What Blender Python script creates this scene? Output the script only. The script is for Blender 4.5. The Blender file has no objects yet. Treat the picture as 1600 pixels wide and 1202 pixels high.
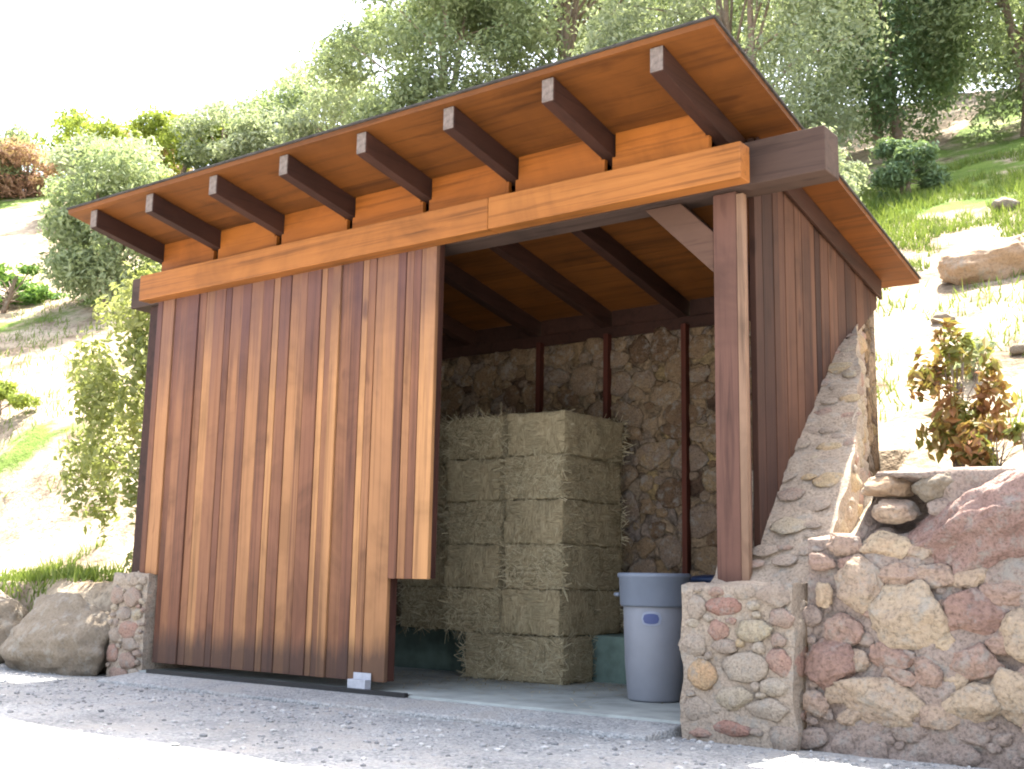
import bpy, math, random
import numpy as np
from mathutils import Vector, Matrix, noise as mnoise

rad = math.radians
scene = bpy.context.scene
COL = scene.collection
rng = random.Random(7)

# ------------------------------------------------------------------ helpers
class MB:
    """collects geometry with one float attribute ('tone') per face"""
    def __init__(self):
        self.v = []; self.f = []; self.t = []; self.smooth = []
    def add(self, verts, faces, tone=0.5, smooth=False):
        b = len(self.v)
        self.v += [tuple(p) for p in verts]
        self.f += [tuple(b + i for i in f) for f in faces]
        self.t += [tone] * len(faces)
        self.smooth += [smooth] * len(faces)
    def box(self, x0, x1, y0, y1, z0, z1, tone=0.5):
        self.hexa([(x0,y0,z0),(x1,y0,z0),(x1,y1,z0),(x0,y1,z0),(x0,y0,z1),(x1,y0,z1),(x1,y1,z1),(x0,y1,z1)], tone)
    def hexa(self, p, tone=0.5):
        self.add(p, [(0,3,2,1),(4,5,6,7),(0,1,5,4),(1,2,6,5),(2,3,7,6),(3,0,4,7)], tone)
    def tube(self, pts, radii, n=8, tone=0.5, cap=True):
        pts = [Vector(p) for p in pts]; rings = []
        prev = None
        for i, p in enumerate(pts):
            d = (pts[min(i+1, len(pts)-1)] - pts[max(i-1, 0)]).normalized()
            a = Vector((1,0,0)) if abs(d.x) < 0.8 else Vector((0,1,0))
            if prev is not None: a = prev
            u = (a - d * a.dot(d)).normalized(); w = d.cross(u); prev = u
            rings.append([p + (u*math.cos(2*math.pi*k/n) + w*math.sin(2*math.pi*k/n))*radii[i] for k in range(n)])
        vs = [q for r in rings for q in r]; fs = []
        for i in range(len(rings)-1):
            for k in range(n):
                fs.append((i*n+k, i*n+(k+1)%n, (i+1)*n+(k+1)%n, (i+1)*n+k))
        if cap:
            fs.append(tuple(range(n-1, -1, -1))); fs.append(tuple((len(rings)-1)*n+k for k in range(n)))
        self.add(vs, fs, tone, True)
    def lathe(self, prof, n=40, tone=0.5, c=(0,0,0)):
        vs = []; fs = []
        for r, z in prof:
            for k in range(n):
                a = 2*math.pi*k/n
                vs.append((c[0]+r*math.cos(a), c[1]+r*math.sin(a), c[2]+z))
        for i in range(len(prof)-1):
            for k in range(n):
                fs.append((i*n+k, i*n+(k+1)%n, (i+1)*n+(k+1)%n, (i+1)*n+k))
        self.add(vs, fs, tone, True)
    def build(self, name, mat, parent=None, bevel=0.0, local=False, origin=None):
        V = np.array(self.v, dtype=float)
        if local: o0 = Vector((0,0,0))
        elif origin is not None: o0 = Vector(origin)
        else:
            lo, hi = V.min(0), V.max(0)
            o0 = Vector(((lo[0]+hi[0])/2, (lo[1]+hi[1])/2, lo[2]))
        me = bpy.data.meshes.new(name)
        me.from_pydata([tuple(p) for p in (V - np.array(o0))], [], self.f)
        at = me.attributes.new('tone', 'FLOAT', 'FACE')
        at.data.foreach_set('value', self.t)
        me.polygons.foreach_set('use_smooth', self.smooth)
        me.materials.append(mat); me.update()
        o = bpy.data.objects.new(name, me); COL.objects.link(o)
        o.location = o0
        if parent is not None:
            o.parent = parent
            if not local: o.location = o0 - wpos(parent)
        if bevel:
            m = o.modifiers.new('bevel', 'BEVEL'); m.width = bevel; m.segments = 2; m.limit_method = 'ANGLE'; m.angle_limit = rad(40)
        return o

def wpos(o):
    p = Vector(o.location)
    while o.parent is not None:
        o = o.parent; p += Vector(o.location)
    return p
def tag(o, label=None, cat=None, group=None, kind=None):
    if label: o['label'] = label
    if cat: o['category'] = cat
    if group: o['group'] = group
    if kind: o['kind'] = kind
    return o
def thing(name, loc, label, cat, group=None):
    o = bpy.data.objects.new(name, None); COL.objects.link(o); o.location = loc
    o.empty_display_size = 0.2
    return tag(o, label, cat, group)
def copy_tree(o, parent=None):
    c = o.copy(); COL.objects.link(c)
    if parent is not None: c.parent = parent
    for ch in [k for k in o.children]: copy_tree(ch, c)
    return c
def sstep(a, b, x):
    t = min(1, max(0, (x-a)/(b-a))); return t*t*(3-2*t)
def fbm(x, y, z=0.0, o=4):
    s = 0; a = 1; t = 0
    for i in range(o):
        s += a*mnoise.noise(Vector((x, y, z+i*7.3))); t += a; a *= 0.5; x *= 2.03; y *= 2.03; z *= 2.03
    return s/t

# ------------------------------------------------------------------ materials
class NT:
    def __init__(self, name):
        self.m = bpy.data.materials.new(name); self.m.use_nodes = True
        self.t = self.m.node_tree; self.n = self.t.nodes; self.n.clear()
        self.out = self.n.new('ShaderNodeOutputMaterial')
    def new(self, typ, **kw):
        n = self.n.new(typ)
        for k, v in kw.items(): setattr(n, k, v)
        return n
    def link(self, a, b): self.t.links.new(a, b)
    def setv(self, n, **kw):
        for k, v in kw.items(): n.inputs[k].default_value = v
    def coords(self, scale=(1,1,1), seed_tone=True):
        tc = self.new('ShaderNodeTexCoord'); mp = self.new('ShaderNodeMapping')
        mp.inputs['Scale'].default_value = scale
        self.link(tc.outputs['Object'], mp.inputs['Vector'])
        if not seed_tone: return mp.outputs['Vector']
        at = self.tone(); mul = self.new('ShaderNodeVectorMath', operation='SCALE')
        mul.inputs[0].default_value = (37.1, 53.7, 71.3)
        self.link(at, mul.inputs['Scale'])
        ad = self.new('ShaderNodeVectorMath', operation='ADD')
        self.link(mp.outputs['Vector'], ad.inputs[0]); self.link(mul.outputs[0], ad.inputs[1])
        return ad.outputs[0]
    def tone(self):
        a = self.new('ShaderNodeAttribute'); a.attribute_name = 'tone'; return a.outputs['Fac']
    def noise(self, vec, scale, detail=5, rough=0.6, dist=0.0):
        n = self.new('ShaderNodeTexNoise'); self.setv(n, Scale=scale, Detail=detail, Roughness=rough, Distortion=dist)
        self.link(vec, n.inputs['Vector']); return n.outputs['Fac']
    def ramp(self, fac, stops, interp='LINEAR'):
        r = self.new('ShaderNodeValToRGB'); r.color_ramp.interpolation = interp
        e = r.color_ramp.elements
        while len(e) < len(stops): e.new(0.5)
        for i, (p, c) in enumerate(stops):
            e[i].position = p; e[i].color = (c[0], c[1], c[2], 1) if not isinstance(c, (int, float)) else (c, c, c, 1)
        self.link(fac, r.inputs['Fac']); return r.outputs['Color']
    def math(self, op, a, b=None, clamp=False):
        n = self.new('ShaderNodeMath', operation=op); n.use_clamp = clamp
        for i, s in enumerate((a, b)):
            if s is None: continue
            if isinstance(s, (int, float)): n.inputs[i].default_value = s
            else: self.link(s, n.inputs[i])
        return n.outputs[0]
    def mix(self, fac, a, b, blend='MIX'):
        n = self.new('ShaderNodeMix', data_type='RGBA', blend_type=blend)
        if isinstance(fac, (int, float)): n.inputs[0].default_value = fac
        else: self.link(fac, n.inputs[0])
        for i, s in ((6, a), (7, b)):
            if isinstance(s, tuple): n.inputs[i].default_value = (*s, 1)
            else: self.link(s, n.inputs[i])
        return n.outputs[2]
    def bsdf(self, col, rough=0.85, bump=None, strength=0.3, dist=0.02, spec=0.3, metal=0.0):
        b = self.new('ShaderNodeBsdfPrincipled')
        if isinstance(col, tuple): b.inputs['Base Color'].default_value = (*col, 1)
        else: self.link(col, b.inputs['Base Color'])
        if isinstance(rough, (int, float)): b.inputs['Roughness'].default_value = rough
        else: self.link(rough, b.inputs['Roughness'])
        b.inputs['Specular IOR Level'].default_value = spec; b.inputs['Metallic'].default_value = metal
        if bump is not None:
            bp = self.new('ShaderNodeBump'); bp.inputs['Strength'].default_value = strength; bp.inputs['Distance'].default_value = dist
            self.link(bump, bp.inputs['Height']); self.link(bp.outputs['Normal'], b.inputs['Normal'])
        self.link(b.outputs[0], self.out.inputs['Surface'])
        return self.m

def wood(name, cols, axis='z', rough=0.7, fine=26.0, long=1.1, tone_w=0.55, knots=True, wear=None):
    N = NT(name)
    s = {'x': (long, fine, fine), 'y': (fine, long, fine), 'z': (fine, fine, long)}[axis]
    v = N.coords(s)
    g = N.noise(v, 1.0, 6, 0.65, 0.6)
    s2 = {'x': (0.5, 5, 5), 'y': (5, 0.5, 5), 'z': (5, 5, 0.5)}[axis]
    w = N.noise(N.coords(s2), 1.0, 3, 0.5, 0.3)
    f = N.math('ADD', N.math('MULTIPLY', N.tone(), tone_w), N.math('ADD', N.math('MULTIPLY', g, (1-tone_w)*0.75), N.math('MULTIPLY', w, (1-tone_w)*0.55)))
    f = N.math('SUBTRACT', f, (1-tone_w)*0.15)
    k = len(cols)
    c = N.ramp(f, [(0.12 + 0.76*i/(k-1), cols[i]) for i in range(k)])
    dk = N.ramp(g, [(0.30, 0.45), (0.48, 1.0)])
    c = N.mix(0.75, c, dk, 'MULTIPLY')
    bl = N.noise(N.coords((1.3,1.3,1.3)), 1.0, 4, 0.65, 0.8)
    c = N.mix(0.8, c, N.ramp(bl, [(0.30, 0.62), (0.5, 1.0), (0.72, 1.22)]), 'MULTIPLY')
    kn = N.noise(N.coords({'x': (2.2,7,7), 'y': (7,2.2,7), 'z': (7,7,2.2)}[axis]), 1.0, 2, 0.4)
    c = N.mix(N.ramp(kn, [(0.68, 0.0), (0.76, 0.65)]), c, (cols[0][0]*.55, cols[0][1]*.5, cols[0][2]*.5))
    if wear is not None:      # wet, dirty foot of the boards: a stain with a ragged upper edge
        tc = N.new('ShaderNodeTexCoord'); sp = N.new('ShaderNodeSeparateXYZ'); N.link(tc.outputs['Object'], sp.inputs[0])
        h = N.math('ADD', sp.outputs['Z'], N.math('MULTIPLY', N.noise(N.coords((14,14,2.0)), 1.0, 4), -0.28))
        c = N.mix(N.ramp(h, [(0.0, 0.75), (wear, 0.0)]), c, (0.055, 0.036, 0.03))
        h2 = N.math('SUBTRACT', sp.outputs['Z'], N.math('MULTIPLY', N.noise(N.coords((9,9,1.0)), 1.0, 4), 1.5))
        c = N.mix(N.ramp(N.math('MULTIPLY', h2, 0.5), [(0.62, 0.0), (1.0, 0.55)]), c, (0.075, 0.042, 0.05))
    return N.bsdf(c, rough, g, 0.35, 0.006, 0.25)

def stone_mat(name, cols, scale=3.0, bump=0.6, tone_w=0.6, speck=0.3):
    N = NT(name)
    v = N.coords((1,1,1))
    a = N.noise(v, scale, 6, 0.65, 0.3); b = N.noise(v, scale*9, 4, 0.7)
    f = N.math('ADD', N.math('MULTIPLY', N.tone(), tone_w), N.math('MULTIPLY', a, (1-tone_w)))
    k = len(cols)
    c = N.ramp(f, [(0.1+0.8*i/(k-1), cols[i]) for i in range(k)])
    sp = N.ramp(b, [(0.32, 0.45), (0.5, 1.0), (0.7, 1.25)])
    c = N.mix(speck, c, sp, 'MULTIPLY')
    st = N.ramp(N.noise(v, scale*1.7, 5, 0.7), [(0.52, 0.0), (0.66, 0.6)])
    c = N.mix(st, c, (0.30, 0.29, 0.26))
    h = N.math('ADD', a, N.math('MULTIPLY', b, 0.5))
    return N.bsdf(c, 0.92, h, bump, 0.03, 0.2)

def leaf_mat(name, cols, trans=0.35, gloss=0.5):
    N = NT(name)
    c = N.ramp(N.tone(), [(i/(len(cols)-1), cols[i]) for i in range(len(cols))])
    d = N.new('ShaderNodeBsdfDiffuse'); t = N.new('ShaderNodeBsdfTranslucent'); g = N.new('ShaderNodeBsdfGlossy')
    g.inputs['Roughness'].default_value = 0.45
    N.link(c, d.inputs['Color'])
    ct = N.mix(0.5, c, (0.20, 0.24, 0.03)); N.link(ct, t.inputs['Color'])
    m = N.new('ShaderNodeMixShader'); m.inputs[0].default_value = trans
    N.link(d.outputs[0], m.inputs[1]); N.link(t.outputs[0], m.inputs[2])
    m2 = N.new('ShaderNodeMixShader'); m2.inputs[0].default_value = 0.05*gloss
    N.link(m.outputs[0], m2.inputs[1]); N.link(g.outputs[0], m2.inputs[2])
    N.link(m2.outputs[0], N.out.inputs['Surface'])
    return N.m

def plain(name, col, rough=0.6, var=0.25, scale=8.0, bump=0.1, metal=0.0, spec=0.4):
    N = NT(name); v = N.coords((1,1,1), False)
    a = N.noise(v, scale, 5, 0.6)
    c = N.mix(1.0, col, N.ramp(a, [(0.3, 1-var), (0.7, 1+var)]), 'MULTIPLY')
    return N.bsdf(c, rough, a, bump, 0.01, spec, metal)

M = {}
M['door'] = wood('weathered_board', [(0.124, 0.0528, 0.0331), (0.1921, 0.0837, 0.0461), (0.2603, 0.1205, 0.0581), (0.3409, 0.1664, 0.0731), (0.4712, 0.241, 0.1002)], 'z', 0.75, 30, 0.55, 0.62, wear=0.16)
M['door_edge'] = wood('shaded_edge_wood', [(0.035,0.014,0.010),(0.08,0.03,0.02),(0.12,0.05,0.03)], 'z', 0.8)  # shade on the door edge is put into this darker wood
M['sidewall'] = wood('shaded_board', [(0.0335, 0.0152, 0.0105), (0.0552, 0.0251, 0.0161), (0.0807, 0.0373, 0.0229), (0.138, 0.0655, 0.0371)], 'z', 0.8, 24, 0.7, 0.6)  # side wall colour darkened to stand in for tree shade
M['post'] = wood('post_wood', [(0.0843, 0.0386, 0.0287), (0.1141, 0.0551, 0.0396), (0.1487, 0.0753, 0.0524)], 'z', 0.7, 22, 0.9, 0.3)
M['edge_strip'] = wood('pale_strip_wood', [(0.15,0.085,0.055),(0.21,0.125,0.080),(0.26,0.165,0.105)], 'z', 0.7, 22, 0.9, 0.3)
M['cover'] = wood('honey_wood', [(0.1802, 0.0595, 0.0136), (0.2968, 0.1075, 0.0238), (0.4028, 0.1632, 0.0425)], 'x', 0.6, 26, 0.6, 0.25)
M['frieze'] = wood('orange_wood', [(0.17,0.050,0.008),(0.29,0.090,0.013),(0.36,0.120,0.018)], 'x', 0.6, 26, 0.6, 0.4)
M['beam'] = wood('weathered_beam', [(0.044, 0.0264, 0.0208), (0.068, 0.0416, 0.032), (0.092, 0.0592, 0.0448)], 'x', 0.8, 20, 0.9, 0.3)
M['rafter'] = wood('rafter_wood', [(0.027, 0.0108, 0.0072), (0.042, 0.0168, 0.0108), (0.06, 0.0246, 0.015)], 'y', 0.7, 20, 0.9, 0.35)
M['deck'] = wood('deck_wood', [(0.0768, 0.0252, 0.0046), (0.1476, 0.0494, 0.0087), (0.2362, 0.0823, 0.0139)], 'x', 0.65, 14, 0.8, 0.35)
M['brace'] = wood('brace_wood', [(0.06, 0.0304, 0.0208), (0.084, 0.044, 0.0288), (0.108, 0.0592, 0.04)], 'x', 0.7, 18, 1.2, 0.3)
M['stud'] = wood('red_stud_wood', [(0.0467, 0.0119, 0.0076), (0.0723, 0.0187, 0.011), (0.102, 0.0272, 0.0145)], 'z', 0.7)
M['endgrain'] = plain('weathered_end_grain', (0.155,0.120,0.10), 0.8, 0.5, 30)
M['roofing'] = plain('dark_roofing', (0.045,0.04,0.036), 0.85, 0.4, 20, 0.3)
M['mortar'] = stone_mat('mortar', [(0.286, 0.2229, 0.1729), (0.39, 0.3121, 0.2408), (0.481, 0.3949, 0.3087)], 7, 1.0, 0.1, 0.85)
M['mortar_dark'] = stone_mat('earthy_mortar', [(0.209, 0.1595, 0.132), (0.286, 0.22, 0.1815), (0.352, 0.2805, 0.231)], 6, 1.0, 0.1, 0.9)
M['facing'] = stone_mat('facing_stone', [(0.2242, 0.1121, 0.0885), (0.3776, 0.2242, 0.1711), (0.3304, 0.2596, 0.2065), (0.4248, 0.354, 0.2773), (0.3894, 0.3186, 0.2006), (0.4956, 0.3186, 0.1829)], 9, 1.0, 0.75, 0.8)
M['boulder'] = stone_mat('boulder_stone', [(0.1966, 0.1208, 0.1008), (0.273, 0.1733, 0.1361), (0.3058, 0.2152, 0.1663), (0.3658, 0.2783, 0.1966), (0.404, 0.315, 0.2167), (0.3713, 0.2205, 0.1361)], 5, 1.0, 0.6, 0.8)
M['pinkrock'] = stone_mat('pink_granite', [(0.19,0.11,0.09),(0.28,0.18,0.15),(0.38,0.275,0.235)], 8, 1.0, 0.15, 0.9)
M['greyrock'] = stone_mat('grey_sandstone', [(0.15,0.12,0.09),(0.22,0.18,0.135),(0.29,0.245,0.19)], 5, 1.0, 0.2, 0.5)
M['tanrock'] = stone_mat('tan_stone', [(0.24,0.16,0.10),(0.33,0.23,0.15),(0.42,0.31,0.22)], 4, 0.8, 0.25, 0.5)
M['slab'] = plain('concrete_floor', (0.30,0.32,0.30), 0.9, 0.38, 2.6, 0.3)
M['curb'] = plain('mossy_concrete', (0.115,0.165,0.14), 0.9, 0.35, 5, 0.4)
M['steel'] = plain('black_steel', (0.012,0.012,0.013), 0.5, 0.3, 20, 0.1)
M['zinc'] = plain('zinc_plate', (0.45,0.46,0.50), 0.55, 0.15, 20, 0.1, 0.3)
M['bin'] = plain('grey_plastic', (0.215,0.225,0.255), 0.5, 0.1, 4, 0.05)
M['binrim'] = plain('blue_grey_plastic', (0.16,0.185,0.235), 0.5, 0.1, 4, 0.05)
M['bluebin'] = plain('navy_plastic', (0.012,0.025,0.065), 0.5, 0.1, 4, 0.05)
M['badge'] = plain('dark_badge', (0.05,0.07,0.18), 0.5, 0.1, 8, 0.05)
M['badge_pale'] = plain('pale_badge', (0.24,0.27,0.34), 0.5, 0.1, 8, 0.05)
M['bark'] = stone_mat('bark', [(0.14, 0.1, 0.08), (0.24, 0.18, 0.14), (0.36, 0.28, 0.22)], 8, 1.0, 0.3, 0.6)

def hay_mat():
    N = NT('hay'); v = N.coords((6, 6, 34)); v2 = N.coords((30, 30, 7))
    a = N.noise(v, 1.6, 6, 0.7, 1.5); b = N.noise(v2, 1.6, 6, 0.7, 1.5); m = N.noise(N.coords((1,1,1)), 5, 3)
    f = N.mix(N.ramp(m, [(0.45, 0.0), (0.55, 1.0)]), a, b)
    c = N.ramp(f, [(0.25, (0.12,0.094,0.052)), (0.42, (0.32,0.255,0.15)), (0.55, (0.47,0.385,0.24)), (0.72, (0.60,0.51,0.34))])
    c = N.mix(N.ramp(N.noise(N.coords((1,1,1)), 3.5, 3), [(0.45, 0.0), (0.75, 0.3)]), c, (0.30, 0.275, 0.17))
    return N.bsdf(c, 0.95, f, 1.0, 0.03, 0.1)
M['hay'] = hay_mat()
M['straw'] = leaf_mat('loose_hay', [(0.20,0.165,0.10),(0.36,0.30,0.19),(0.49,0.42,0.28),(0.60,0.52,0.36)], 0.15, 0.2)

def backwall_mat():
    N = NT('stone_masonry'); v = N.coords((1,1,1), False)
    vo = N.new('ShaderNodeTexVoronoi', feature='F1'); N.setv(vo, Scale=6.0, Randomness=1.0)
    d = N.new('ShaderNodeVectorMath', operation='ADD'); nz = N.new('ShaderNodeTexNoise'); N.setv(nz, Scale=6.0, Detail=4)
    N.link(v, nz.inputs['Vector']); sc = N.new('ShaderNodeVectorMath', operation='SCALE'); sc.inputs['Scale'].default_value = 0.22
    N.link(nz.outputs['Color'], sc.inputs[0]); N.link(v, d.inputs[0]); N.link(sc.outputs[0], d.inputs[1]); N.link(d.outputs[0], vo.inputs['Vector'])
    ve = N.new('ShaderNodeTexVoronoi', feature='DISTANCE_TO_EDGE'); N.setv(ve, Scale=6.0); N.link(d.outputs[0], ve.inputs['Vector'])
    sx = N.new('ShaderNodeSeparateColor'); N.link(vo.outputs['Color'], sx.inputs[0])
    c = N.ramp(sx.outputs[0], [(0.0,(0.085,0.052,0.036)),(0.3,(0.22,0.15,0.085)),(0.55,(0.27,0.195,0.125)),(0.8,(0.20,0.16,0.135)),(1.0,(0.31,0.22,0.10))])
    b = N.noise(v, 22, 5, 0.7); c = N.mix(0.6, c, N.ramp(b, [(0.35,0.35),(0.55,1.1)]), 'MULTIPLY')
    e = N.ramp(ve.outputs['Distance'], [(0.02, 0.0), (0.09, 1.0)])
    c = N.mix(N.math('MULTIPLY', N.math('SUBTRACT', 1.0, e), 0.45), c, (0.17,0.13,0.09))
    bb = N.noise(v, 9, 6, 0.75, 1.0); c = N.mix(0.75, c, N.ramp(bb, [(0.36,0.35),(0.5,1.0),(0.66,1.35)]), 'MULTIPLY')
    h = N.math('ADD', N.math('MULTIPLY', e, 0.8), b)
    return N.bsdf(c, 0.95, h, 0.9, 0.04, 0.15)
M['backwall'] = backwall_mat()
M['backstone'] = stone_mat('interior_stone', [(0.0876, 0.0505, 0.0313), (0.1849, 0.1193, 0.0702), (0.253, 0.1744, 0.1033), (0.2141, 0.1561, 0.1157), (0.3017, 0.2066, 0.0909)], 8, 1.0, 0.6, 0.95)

def hill_mat():
    N = NT('hillside_ground'); v = N.coords((1,1,1), False)
    a = N.noise(v, 0.22, 5, 0.6); b = N.noise(v, 1.6, 6, 0.65); c3 = N.noise(v, 14, 4, 0.7)
    dirt = N.ramp(b, [(0.3,(0.10,0.07,0.045)),(0.42,(0.24,0.185,0.13)),(0.55,(0.38,0.31,0.225)),(0.7,(0.48,0.41,0.315))])
    dirt = N.mix(0.5, dirt, N.ramp(c3, [(0.35,0.25),(0.52,1.1)]), 'MULTIPLY')
    grass = N.ramp(b, [(0.3,(0.06,0.10,0.018)),(0.55,(0.13,0.19,0.04)),(0.75,(0.22,0.25,0.08))])
    at = N.new('ShaderNodeAttribute'); at.attribute_name = 'green'
    f = N.math('ADD', at.outputs['Fac'], N.math('MULTIPLY', N.math('SUBTRACT', N.noise(v, 0.9, 6, 0.7), 0.5), 1.6))
    c = N.mix(N.ramp(f, [(0.42,0.0),(0.62,1.0)]), dirt, grass)
    return N.bsdf(c, 0.95, N.math('ADD', b, c3), 0.8, 0.06, 0.1)
M['hill'] = hill_mat()

def gravel_mat():
    N = NT('crushed_gravel'); v = N.coords((1,1,1), False)
    vo = N.new('ShaderNodeTexVoronoi', feature='F1'); N.setv(vo, Scale=62.0); N.link(v, vo.inputs['Vector'])
    sx = N.new('ShaderNodeSeparateColor'); N.link(vo.outputs['Color'], sx.inputs[0])
    c = N.ramp(sx.outputs[0], [(0.0,(0.29,0.295,0.29)),(0.35,(0.38,0.385,0.38)),(0.7,(0.44,0.435,0.425)),(1.0,(0.53,0.52,0.50))])
    b = N.noise(v, 1.3, 6, 0.65); c = N.mix(0.7, c, N.ramp(b, [(0.35,0.62),(0.62,1.12)]), 'MULTIPLY')
    ds = N.ramp(N.noise(v, 2.6, 5, 0.7), [(0.48, 0.0), (0.62, 0.75)]); c = N.mix(ds, c, (0.40,0.375,0.345))
    h = N.math('SUBTRACT', N.noise(v, 60, 3, 0.7), vo.outputs['Distance'])
    return N.bsdf(c, 0.95, h, 0.8, 0.02, 0.15)
M['gravel'] = gravel_mat()
M['pebble'] = stone_mat('pebble', [(0.20,0.20,0.20),(0.33,0.33,0.33),(0.43,0.42,0.41),(0.56,0.54,0.51)], 20, 0.3, 0.85, 0.2)

# ------------------------------------------------------------------ terrain
FX0, FX1, FY1 = -8.3, -2.62, 8.42        # shed footprint cut into the slope
def hill_z(x, y):
    z = 1.5 + 0.55*(y-8)
    z = max(z, 1.35 + 0.09*(y-6.2)) if x > -6 else z
    z += 0.2*max(0, -9-x)
    if x > 0: z += 0.05*x
    n = 0.35*fbm(x*0.16, y*0.16, 3.1) + 0.10*fbm(x*0.7, y*0.7, 1.2)
    far = sstep(8, 14, y) if x > -6 else 1.0
    z += n*(0.25+0.75*far)*min(1.6, 0.4+abs(y-6)/12)
    cap = 14.6 + 1.6*fbm(x*0.05, y*0.05, 9.0)
    k = 2.5
    h = max(k-abs(z-cap), 0)/k
    return min(z, cap) - h*h*k/4
def ground_z(x, y):
    if FX0 < x < FX1 and y < FY1: return -0.25
    h = hill_z(x, y)
    if x >= FX1:
        if y < 6.22: return -0.12
        return h - 0.38*(1-sstep(-2.25, -2.0, x))*(1-sstep(6.2, 7.6, y))
    if x <= FX0:
        e = 5.75 + 0.25*fbm(x*0.8, 2.0)
        t = sstep(e+0.2, e+0.55, y); t2 = sstep(e+.5, e+2.6, y); h = (0.66+0.08*fbm(x*1.1, 4.4))*(1-t2) + h*t2
        return -0.12*(1-t) + h*t + 0.06*t*(1-t)*4*fbm(x*2.2, y*2.2, 5)
    return h
def axis(fine0, fine1, step, lo, hi, grow=1.13):
    a = list(np.arange(fine0, fine1+1e-6, step)); s = step
    while a[-1] < hi: s *= grow; a.append(a[-1]+s)
    s = step
    while a[0] > lo: s *= grow; a.insert(0, a[0]-s)
    return a
def make_terrain():
    xs = axis(-14, 1.2, 0.13, -260, 200); ys = axis(5.2, 12.5, 0.13, -220, 260)
    for lst, vals in ((xs, (FX0-0.004, FX0+0.004, FX1-0.004, FX1+0.004)), (ys, (6.215, 6.225, FY1-0.004, FY1+0.004))):
        lst.extend(vals); lst.sort()
    V = [(x, y, ground_z(x, y)) for y in ys for x in xs]; nx = len(xs)
    F = [(j*nx+i, j*nx+i+1, (j+1)*nx+i+1, (j+1)*nx+i) for j in range(len(ys)-1) for i in range(nx-1)]
    mb = MB(); mb.add(V, F, 0.5, True)
    o = mb.build('hillside', M['hill'], local=True)
    g = []
    for x, y, z in V:
        w = 0.12
        if y > 5.5:
            if x > -6:
                w = 0.10 + 0.75*sstep(13.5, 16.5, y) - 0.2*sstep(9, 12, y)
            else:
                d = math.hypot(x, y)
                w = 0.06 + 0.55*max(0, 1-abs(d-15.6)/0.9) + 0.6*max(0, 1-abs(d-22)/1.8) + 0.55*sstep(33, 38, d) + 0.5*max(0, 1-math.hypot(x+10.3, y-6.9)/0.9)
        g.append(w)
    at = o.data.attributes.new('green', 'FLOAT', 'POINT'); at.data.foreach_set('value', g)
    tag(o, kind='structure', label='pale dry hillside with grass patches rising behind the shed')
    return o
make_terrain()

# gravel driveway
def make_gravel():
    xs = axis(-12, 1.5, 0.11, -120, 90, 1.15); ys = axis(2.6, 6.2, 0.11, -90, 6.35, 1.2)
    ys = [y for y in ys if y <= 6.4]
    def gz(x, y): return -0.075 + 0.022*fbm(x*0.9, y*0.9, 4.0) + 0.012*fbm(x*4, y*4, 8.0)
    V = [(x, y, gz(x, y) - (0.12*sstep(6.0, 6.3, y) if x < -8.4 or x > -2.4 else 0)) for y in ys for x in xs]; nx = len(xs)
    F = [(j*nx+i, j*nx+i+1, (j+1)*nx+i+1, (j+1)*nx+i) for j in range(len(ys)-1) for i in range(nx-1)]
    mb = MB(); mb.add(V, F, 0.5, True)
    tag(mb.build('gravel_drive', M['gravel'], local=True), kind='structure', label='pale crushed gravel driveway in front of the shed')
    return gz
GZ = make_gravel()

# ------------------------------------------------------------------ rocks
def ico(sub):
    import bmesh
    bm = bmesh.new(); bmesh.ops.create_icosphere(bm, subdivisions=sub, radius=1.0)
    V = [v.co.copy() for v in bm.verts]; F = [tuple(v.index for v in f.verts) for f in bm.faces]
    bm.free(); return V, F
ICO = {k: ico(k) for k in (1, 2, 3, 4, 5)}
def rock_verts(seed, size, sub=4, facets=9, rough=0.10, flat=0.0, tilt=0.0):
    r = random.Random(seed); V, F = ICO[sub]
    pl = []
    for i in range(facets):
        n = Vector((r.gauss(0,1), r.gauss(0,1), r.gauss(0,1))).normalized(); pl.append((n, r.uniform(0.62, 0.88)))
    off = Vector((r.uniform(0,99), r.uniform(0,99), r.uniform(0,99))); out = []
    for v in V:
        p = v.copy()
        for n, d in pl:
            k = p.dot(n)
            if k > d: p -= n*(k-d)*0.85
        q = p*1.0
        s = 1 + rough*(1.2*mnoise.noise(v*1.7+off) + 0.6*mnoise.noise(v*4+off) + 0.3*mnoise.noise(v*9+off) + 0.14*mnoise.noise(v*20+off))
        q = q*s
        out.append(Vector((q.x*size[0], q.y*size[1], q.z*size[2]))*1.15)
    if tilt:
        Mx = Matrix.Rotation(tilt, 3, 'Y'); out = [Mx @ q for q in out]
    return out, F
def rock(mb, c, size, seed, tone=None, sub=4, facets=9, rough=0.10, tilt=0.0):
    V, F = rock_verts(seed, size, sub, facets, rough, 0, tilt)
    c = Vector(c); mb.add([v+c for v in V], F, tone if tone is not None else random.Random(seed).random(), True)

# ------------------------------------------------------------------ SHED
RS = 0.194
def zr(y): return 3.46 - RS*(y-5.95)          # underside of the roof deck
RX0, RX1, RY0, RY1 = -8.32, -2.53, 5.15, 8.5
shed = thing('hay_shed', (-5.5, 6.0, 0), 'open fronted timber hay shed with sloping orange roof overhang and sliding board door', 'shed')

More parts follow.
